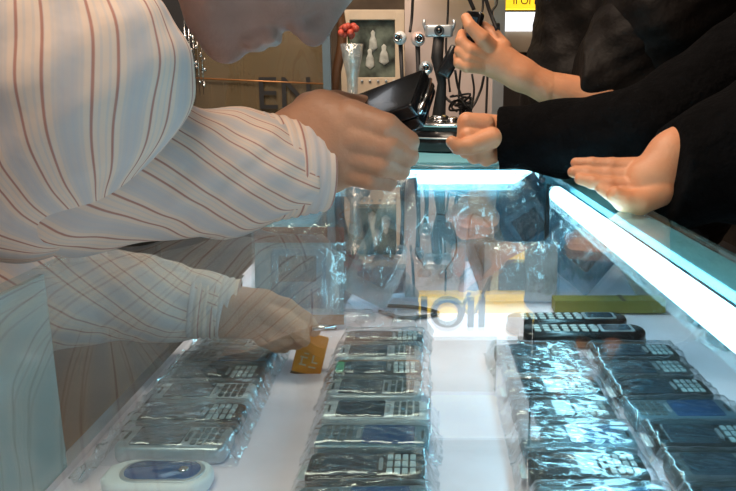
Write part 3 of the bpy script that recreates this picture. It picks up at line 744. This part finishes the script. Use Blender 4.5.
sl1 = limb_surf([cap(P(480, 139, 1.205), P(560, 138, 1.17), .050, .056), cap(P(560, 138, 1.17), P(650, 132, 1.10), .058, .070), cap(P(650, 132, 1.10), (.74, 1.20, 1.33), .070, .085)], .006, .03, (.002, 60, 4), [(P(499, 138, 1.203), tuple(dA))])
ctr = P(690, 150, .85); dB = np.array((-.90, -.10, .16)); dB /= np.linalg.norm(dB)
sl2 = limb_surf([cap(P(650, 182, .87), P(765, 150, .88), .062, .085), cap(P(765, 150, .88), (.72, .92, 1.32), .085, .095)], .006, .03, (.002, 55, 5), [(P(667, 172, .86), tuple(dB))])
jk = limb_surf([cap(c[0], c[1], c[2]+.03, c[3]+.03) for c in tset[:4]]+[cap((.74, 1.20, 1.33), (bx, by, 1.33), .085, .09), cap((.72, .92, 1.32), (bx, by, 1.33), .085, .09)], .012, .06, (.004, 34, 6))
V, F = join([sl1, sl2, jk]); obj('black_jacket', V, F, M['black_cloth'], wb_, True, True)
pt = limb_surf([cap(c[0], c[1], c[2]+.015, c[3]+.02) for c in lset]+[cap((bx+.06, by-.06, .93), (bx+.06, by+.06, .93), .14, .14)], .014, .05)
obj('trousers', pt[0], pt[1], M['trousers'], wb_, True, True)
s5 = MB()
for s_ in (-1, 1): s5.slab((bx+.05, by+s_*.09, .04), (.25, .085, .08), .04, .015)
s5.build('shoes', M['black'], wb_, True, True)
# ------------------------------------------------------------ woman behind, raising a phone
wa = thing('person', 'person behind in a dark jacket with bare forearm raised, holding a strapped phone', 'person', (.52, 1.62, 0))
palm = chain([(520, 72, 1.50, .030), (497, 55, 1.50, .030)])+chain([(520, 76, 1.50, .028), (486, 62, 1.50, .026)])+chain([(548, 88, 1.50, .034), (520, 74, 1.50, .030)])
fing = [
 chain([(492, 50, 1.49, .019), (482, 38, 1.47, .0155), (470, 26, 1.47, .0125), (466, 18, 1.48, .0105)]),
 chain([(486, 56, 1.49, .018), (470, 50, 1.475, .0145), (461, 41, 1.48, .0120), (462, 34, 1.50, .010)]),
 chain([(482, 62, 1.49, .017), (468, 58, 1.475, .0140), (460, 51, 1.48, .0115), (461, 44, 1.50, .010)]),
 chain([(480, 66, 1.49, .016), (467, 66, 1.475, .0130), (459, 63, 1.48, .0110), (458, 56, 1.50, .010)]),
 chain([(502, 48, 1.50, .020), (494, 36, 1.52, .0150), (484, 28, 1.53, .0125), (476, 24, 1.53, .0105)]),
]
ah = hand_surf(palm, fing, .0024, kf=.002)
ax_, ay_ = .53, 1.66
aarm = limb_surf([cap(P(546, 87, 1.50), P(600, 100, 1.50), .033, .042), cap(P(600, 100, 1.50), (.50, 1.52, 1.31), .042, .05)], .008)
hd, hr = generic_head((ax_-.08, ay_, 1.60), (-.9, .3, -.35), (-.3, 0, 1))
tset = torso_set(ax_, ay_); lset = legs_set(ax_, ay_)
tb = limb_surf(tset+lset+[cap((.50, 1.52, 1.31), (ax_, ay_, 1.32), .05, .06)], .014, .05)
V, F = join([ah, aarm, tb, hd]); obj('body', V, F, M['skin_warm'], wa, True, True)
obj('hair', hr[0], hr[1], M['hair'], wa, True, True)
dC = np.array(P(560, 90, 1.5)-P(610, 98, 1.5)); dC /= np.linalg.norm(dC)
sa = limb_surf([cap(P(560, 84, 1.52), P(640, 88, 1.54), .058, .085), cap(P(615, 60, 1.54), (.49, 1.54, 1.31), .085, .09)], .007, .03, (.003, 50, 7), [(P(576, 88, 1.50), tuple(dC))])
ja = limb_surf([cap(c[0], c[1], c[2]+.045, c[3]+.045) for c in tset[:4]]+[cap((.50, 1.52, 1.30), (ax_, ay_, 1.32), .09, .1), cap((.36, 1.72, 1.10), (.40, 1.74, 1.36), .11, .12)], .012, .06, (.006, 40, 8))
V, F = join([sa, ja]); obj('leather_jacket', V, F, M['leather'], wa, True, True)
pt = limb_surf([cap(c[0], c[1], c[2]+.015, c[3]+.02) for c in lset]+[cap((ax_, ay_-.06, .93), (ax_, ay_+.06, .93), .14, .14)], .014, .05)
obj('trousers', pt[0], pt[1], M['trousers'], wa, True, True)
s5 = MB()
for s_ in (-1, 1): s5.slab((ax_+.02, ay_+s_*.09, .04), (.25, .085, .08), .04, .015)
s5.build('shoes', M['black'], wa, True, True)
sp = thing('mobile_phone', 'slim dark phone with a looped wrist strap in the raised hand', 'phone', P(470, 36, 1.52))
xd = P(474, 8, 1.52)-P(464, 52, 1.52); Rp = R3(xd, (-.6, -.6, .1))
def pput(mb, nm, m, sm=True):
    mb.v = [Rp @ v for v in mb.v]; return mb.build(nm, m, sp, sm)
pput(MB().slab((0, 0, 0), (.10, .044, .014), .008, .003), 'body', M['black'])
pput(MB().slab((.018, 0, .0074), (.04, .034, .0012), .002, .0004), 'screen', M['screen'])
mbb = MB().tube(curve_pts([P(474, 10, 1.50), P(468, -8, 1.50), P(480, -14, 1.50), P(490, 12, 1.50), P(497, 30, 1.49)], 8), .004, 8)
mbb.build('wrist_strap', M['cable'], sp, True, True)
# ------------------------------------------------------------ background
YW = 2.05
def quad(px0, py0, px1, py1, Y, th):
    a = P(px0, py0, Y); b = P(px1, py1, Y); return MB().box(((a.x+b.x)/2, Y+th/2, (a.z+b.z)/2), (abs(b.x-a.x), th, abs(a.z-b.z)))
pb = thing('display_board', 'white board hung with dangling black cables behind the counter', 'board', (P(452, 100, YW).x, YW, 0))
quad(404, -160, 500, 145, YW, .03).build('panel', M['wallw'], pb, False, True)
quad(498, -160, 502, 145, YW-.005, .04).build('edge_trim', M['silver'], pb, False, True)
quad(404, 145, 502, 420, YW, .03).build('lower_panel', M['cab'], pb, False, True)
struct(quad(150, -60, 420, 260, 2.9, .06).build('trim_1', M['wallb']))
# smoked glass partition with etched letters
pt_ = thing('glass_partition', 'brownish smoked glass partition with faint dark lettering behind the man\'s face', 'partition', (P(250, 100, 1.9).x, 1.9, .0))
quad(140, -80, 328, 205, 1.90, .008).build('pane', M['partition'], pt_, False, True)
q = P(285, 95, 1.893); text_mesh('lettering', 'EN', .12, M['blackm'], Matrix.Translation(q-pt_.location) @ Matrix.Rotation(PI/2, 4, 'X'), pt_, .0008)
a = P(190, 78, 1.893); b = P(325, 84, 1.893); MB().tube([a, b], .0022, 6).build('shelf_wire', M['copper'], pt_, True, True)
rs = random.Random(3)
for k in range(9):
    x = 190+k*15; h_ = rs.uniform(25, 45)
    c_ = P(x, 112-h_/2, 1.98+.03*(k % 2)); hh = h_/700*2.0
    MB().slab((c_.x, c_.y, c_.z), (.030, .022, hh), .004, .002).build('boxed_item', [M['blackm'], M['brownp'], M['cab']][k % 3], pt_, False, True)
quad(150, 118, 330, 420, 1.99, .10).build('lower_cabinet', M['cab'], pt_, False, True)
# glittery fringe left of the face
gf = MB()
for k in range(46):
    x = rs.uniform(183, 205); y = rs.uniform(28, 90); p = P(x, y, 1.70+rs.uniform(-.03, .03)); gf.ball(p, rs.uniform(.002, .005), 6)
for k in range(5): gf.tube([P(184+4*k, 20, 1.7), P(188+4*k, 95, 1.7)], .001, 5)
gf.tube([P(192, 40, 1.7), Vector((P(192, 40, 1.7).x, 1.7, 2.6))], .001, 5)
tag(gf.build('bead_fringe', M['chrome'], None, True), 'string of glinting beads hanging between the shirt and the face', 'beads')
o = quad(319, -60, 335, 230, 1.75, .02).build('metal_post', M['post']); tag(o, 'upright blue-grey metal post left of the picture frame', 'post')
o = MB().tube(curve_pts([P(338, 0, 1.8), P(342, 40, 1.8), P(336, 75, 1.8), P(333, 110, 1.8)], 8), .012, 8).build('dark_drape', M['brownp'], None, True); tag(o, 'dark reddish drape hanging between the post and the picture frame', 'drape')
o = MB().box((P(163, 0, 1.86).x, 1.86, 1.50), (.13, .06, .63), bev=.01).build('dark_gap_panel', M['blackm'], None); tag(o, 'black panel added to darken the gap between the shirt and the face', 'panel')  # added sheet that gives the dark background gap its black tone
MB().tube([(P(163, 0, 1.86).x, 1.86, 1.8), (P(163, 0, 1.86).x, 1.86, 2.6)], .006, 6).build('hanging_rod', M['chrome'], o, True)  # rod made up to carry the added panel
# picture frame
pf = thing('picture_frame', 'cream picture frame with a dim print, on the counter beside the vase', 'picture frame', (P(372, 95, 1.95).x, 1.95, 0))
a = P(340, 10, 1.95); b = P(405, 97, 1.95); bw = .026
fr = MB(); cx_ = (a.x+b.x)/2; cz_ = (a.z+b.z)/2; W2 = b.x-a.x; H2 = a.z-b.z
fr.box((cx_, 1.95, a.z-bw/2), (W2, .02, bw), bev=.003); fr.box((cx_, 1.95, b.z+bw), (W2, .02, bw*2), bev=.003)
fr.box((a.x+bw/2, 1.95, cz_), (bw, .021, H2-.01), bev=.003); fr.box((b.x-bw/2, 1.95, cz_), (bw, .021, H2-.01), bev=.003)
fr.build('frame', M['cream'], pf, False, True)
MB().box((cx_, 1.957, cz_), (W2-.02, .006, H2-.02)).build('print', M['photo'], pf, False, True)
fg = MB()
for (x, y, r) in ((373, 40, .012), (384, 54, .014), (370, 58, .013)):
    p = P(x, y, 1.952); fg.lathe((p.x, 1.952, p.z), [(.0001, -.03), (r, -.02), (r*.8, .0), (r*.4, .01), (r*.5, .02), (.0001, .026)], 10)
for v_ in fg.v: v_.y = 1.952+(v_.y-1.952)*.12
fg.build('print_figure', M['photo_f'], pf, True, True)
sk = MB()
for k in range(5): p = P(362+8*k, 81, 1.938); sk.ball((p.x, 1.938, p.z), .004, 8)
sk.build('frame_ornament', M['silver'], pf, True, True)
quad(340, 98, 404, 420, 1.96, .10).build('shelf_plinth', M['cab'], pf, False, True)
# vase with a red flower
vs = P(353, 103, 1.7); va = thing('vase', 'tall clear fluted vase with a red flower, left in front of the picture frame', 'vase', vs)
MB().lathe((0, 0, 0), [(.020, 0), (.022, .004), (.012, .02), (.014, .06), (.022, .10), (.027, .135), (.024, .135), (.018, .10), (.010, .05), (.006, .012)], 18).build('vase_body', M['clear'], va, True)
MB().tube([(0, 0, .02), (-.004, 0, .10), (-.008, 0, .155)], .0025, 6).build('stem', M['stem'], va, True)
fl = MB()
for k in range(14):
    a_ = k*2.4; r_ = .004+.016*(k/14); fl.ball((-.008+r_*math.cos(a_), r_*math.sin(a_), .165+.010*math.sin(k)), .0085, 8)
fl.build('red_flower', M['red'], va, True)
MB().box((0, 0, (1.001-vs.z)/2), (.07, .07, vs.z-1.001)).build('plinth', M['cab'], va)
# round black stand behind the counter
rs_ = P(452, 138, 1.72); st = thing('display_stand', 'low round black stand with silver rim, standing under the heaped cables', 'stand', (rs_.x, 1.74, 1.0005))
zt = P(452, 122, 1.74).z-1.0
MB().lathe((0, 0, 0), [(.115, .0), (.118, .004), (.118, zt-.022), (.112, zt-.018), (.112, zt-.008)], 40).build('base_drum', M['black'], st, True)
MB().lathe((0, 0, zt-.008), [(.112, 0), (.121, .001), (.122, .006), (.118, .009), (.02, .009)], 40).build('silver_rim', M['chrome'], st, True)
MB().lathe((0, 0, zt*.45), [(.118, 0), (.1195, .001), (.1195, .003), (.118, .004)], 40).build('silver_band', M['silver'], st, True)
zt += 1.0
# webcams and ornaments on dark stems
def webcam(px, py, Y, mm, label, s=1.0, rz=0, base=None):
    p = P(px, py, Y); t = thing('webcam', label, 'webcam', p, rz, 'webcams on stems beside the picture frame')
    MB().ball((0, 0, 0), .017*s, 16).build('head', M[mm], t, True)
    Rw = Matrix.Rotation(PI/2, 3, 'X')
    MB().lathe((0, -.013*s, 0), [(.011*s, 0), (.011*s, .006*s), (.007*s, .007*s), (.006*s, .005*s)], 16, Rw).build('lens_ring', M['chrome'], t, True)
    lr = list(t.children)[-1]
    MB().lathe((0, -.016*s, 0), [(.006*s, 0), (.005*s, .0035*s), (.0001, .005*s)], 12, Rw).build('lens', M['black'], lr, True)
    zb = (base if base else zt)-p.z
    MB().tube([(0, .004, -.014*s), (.003, .006, zb*.5), (0, .01, zb+.006)], [.006*s, .005*s, .008*s], 8).build('stem', M['blackm'], t, True)
    MB().lathe((0, .01, zb), [(.022*s, 0), (.022*s, .004), (.008*s, .008)], 16).build('foot', M['blackm'], t, True)
webcam(400, 38, 1.75, 'white', 'small white webcam at the right edge of the picture frame', .95, -.3)
webcam(418, 39, 1.69, 'cardp', 'pinkish webcam just right of the small white one', 1.0, .2)
webcam(426, 68, 1.66, 'silver', 'silver webcam low above the round stand', .95, .0)
wc = thing('webcam', 'large grey winged webcam on a tall black clip stand', 'webcam', P(439, 31, 1.72), 0, 'webcams on stems beside the picture frame')
MB().slab((0, 0, 0), (.065, .020, .028), .008, .004).build('head', M['silver'], wc, True)
Rw = Matrix.Rotation(PI/2, 3, 'X')
MB().lathe((0, -.010, 0), [(.012, 0), (.012, .005), (.0085, .006), (.008, .004)], 18, Rw).build('lens_ring', M['dark'], wc, True)
MB().lathe((0, -.012, 0), [(.008, 0), (.006, .003), (.0001, .005)], 14, Rw).build('lens', M['black'], wc, True)
for s_ in (-1, 1): MB().tube([(s_*.030, 0, .0), (s_*.036, 0, .016), (s_*.034, 0, .026)], .004, 8).build('wing', M['silver'], wc, True)
zb = zt-P(439, 31, 1.72).z
MB().tube([(0, .004, -.012), (-.004, .004, -.06), (.008, .004, -.12), (.0, .004, zb+.004)], [.013, .015, .011, .018], 10).build('clip_stand', M['blackm'], wc, True)
o = MB().slab(P(450, 62, 1.70), (.035, .03, .075), .008, .005, Matrix.Rotation(.5, 3, 'Y')).build('card_reader', M['black'], None, True); tag(o, 'black wedge-shaped gadget hanging by the tall clip stand', 'gadget')
hp = MB()
for k, (x, y, r) in enumerate(((428, 112, .012), (440, 114, .014), (452, 115, .010), (434, 109, .010))):
    p = P(x, y, 1.70+.01*k); hp.ball((p.x, p.y, zt+r*.7), r, 12, (1.6, 1, .8))
tag(hp.build('silver_ornament', M['chrome'], None, True), 'cluster of silver ornaments on the front of the round stand', 'ornament')
# cables
CB = [
 ('thin cable falling straight down the white board from above the webcams', [(414, -30), (412, 15), (410, 32)], .003),
 ('thin black cable left of the raised phone on the white board', [(448, -40), (448, 10), (446, 50), (450, 92)], .0022),
 ('black cable hanging straight down right of the raised hand', [(480, -40), (483, 5), (478, 25), (487, 60), (486, 118)], .0024),
 ('thin wavy cable near the right edge of the white board', [(494, -40), (497, 0), (492, 12), (495, 24)], .0024),
 ('black cable looping below the raised hand', [(455, 70), (459, 90), (470, 108), (480, 92), (484, 76)], .0026),
 ('black cable swinging from the clip stand to the round stand', [(440, 84), (446, 98), (458, 106), (468, 112)], .003),
 ('thin straight cable below the raised hand on the left', [(461, 66), (459, 90), (460, 112)], .0022),
 ('thin straight cable below the raised hand in the middle', [(472, 74), (474, 92), (470, 116)], .0022),
]
for lab, pts, r in CB:
    o = MB().tube(curve_pts([P(x, y, 1.93+.01*(i % 2)) for i, (x, y) in enumerate(pts)], 8), r*1.35, 6).build('cable', M['cable'], None, True)
    tag(o, lab, 'cable', 'cables hanging on the white board')
for k, (x, y, lab) in enumerate(((496, 28, 'small black jack plug at the end of the wavy cable'), (468, 108, 'tangled black plug block over the round stand'))):
    o = MB().slab(P(x, y, 1.90), (.02, .015, .024), .005, .003).build('plug', M['black'], None, True); tag(o, lab, 'plug')
tg = MB()
for k in range(7):
    pts = [(450+rs.uniform(0, 26), 100+rs.uniform(-6, 16)) for _ in range(5)]
    tg.tube(curve_pts([P(x, y, 1.80+rs.uniform(-.03, .03)) for x, y in pts], 6), .0028, 6)
tag(tg.build('cable_heap', M['cable'], None, True), 'heap of tangled black cables above the round stand', 'cables')
# yellow shop sign and light box behind, right of the white board
sg = thing('shop_sign', 'yellow illuminated sign band above the white light box, top centre right', 'sign', P(530, 0, 2.6))
quad(498, -14, 560, 9, 2.6, .03).build('sign_panel', M['yellow'], sg, False, True)
q = P(527, 1, 2.598); text_mesh('lettering', 'II OI III', .035, M['blackm'], Matrix.Translation(q-sg.location) @ Matrix.Rotation(PI/2, 4, 'X'), sg, .001)
lbx = thing('light_box', 'white glowing light box below the yellow sign', 'light box', P(530, 25, 2.6))
quad(496, 12, 560, 31, 2.6, .03).build('lit_panel', M['whitelight'], lbx, False, True)
quad(496, 31, 560, 52, 2.61, .03).build('grey_panel', M['cream'], lbx, False, True)
quad(496, 52, 700, 420, 2.64, .1).build('cabinet_below', M['cab'], lbx, False, True)
# big sign high on the back wall; the counter glass mirrors it
bs = thing('hanging_sign', 'yellow sign with dark letters hung above the white board, seen mirrored in the glass', 'sign', (.185, 1.93, 1.455))
MB().box((0, 0, .0), (.37, .02, .062)).build('yellow_band', M['yellow'], bs)
MB().box((-.03, 0, .067), (.30, .02, .070)).build('white_band', M['whitelight'], bs)
text_mesh('lettering', 'IOII', .125, M['blackm'], Matrix.Translation((-.085, -.012, .022)) @ Matrix.Rotation(PI/2, 4, 'X'), bs, .002, bold=.003)
for x in (-.15, .15): MB().tube([(x, .005, .03), (x, .005, 1.145)], .003, 6).build('hanging_wire', M['chrome'], bs, True)
# ceiling light strips the glass mirrors
for (x, y, wx, wy, lab) in ((.34, 5.3, .55, 4.2, 'long white ceiling light over the far side of the shop'), (-.9, 2.4, .3, 1.2, 'white ceiling light above the glass partition')):
    t = thing('ceiling_light', lab, 'light', (x, y, 2.6), 0)
    MB().box((0, 0, -.02), (wx+.04, wy+.04, .04)).build('housing', M['white'], t)
    MB().box((0, 0, -.045), (wx, wy, .01)).build('diffuser', M['whitelight'], t)
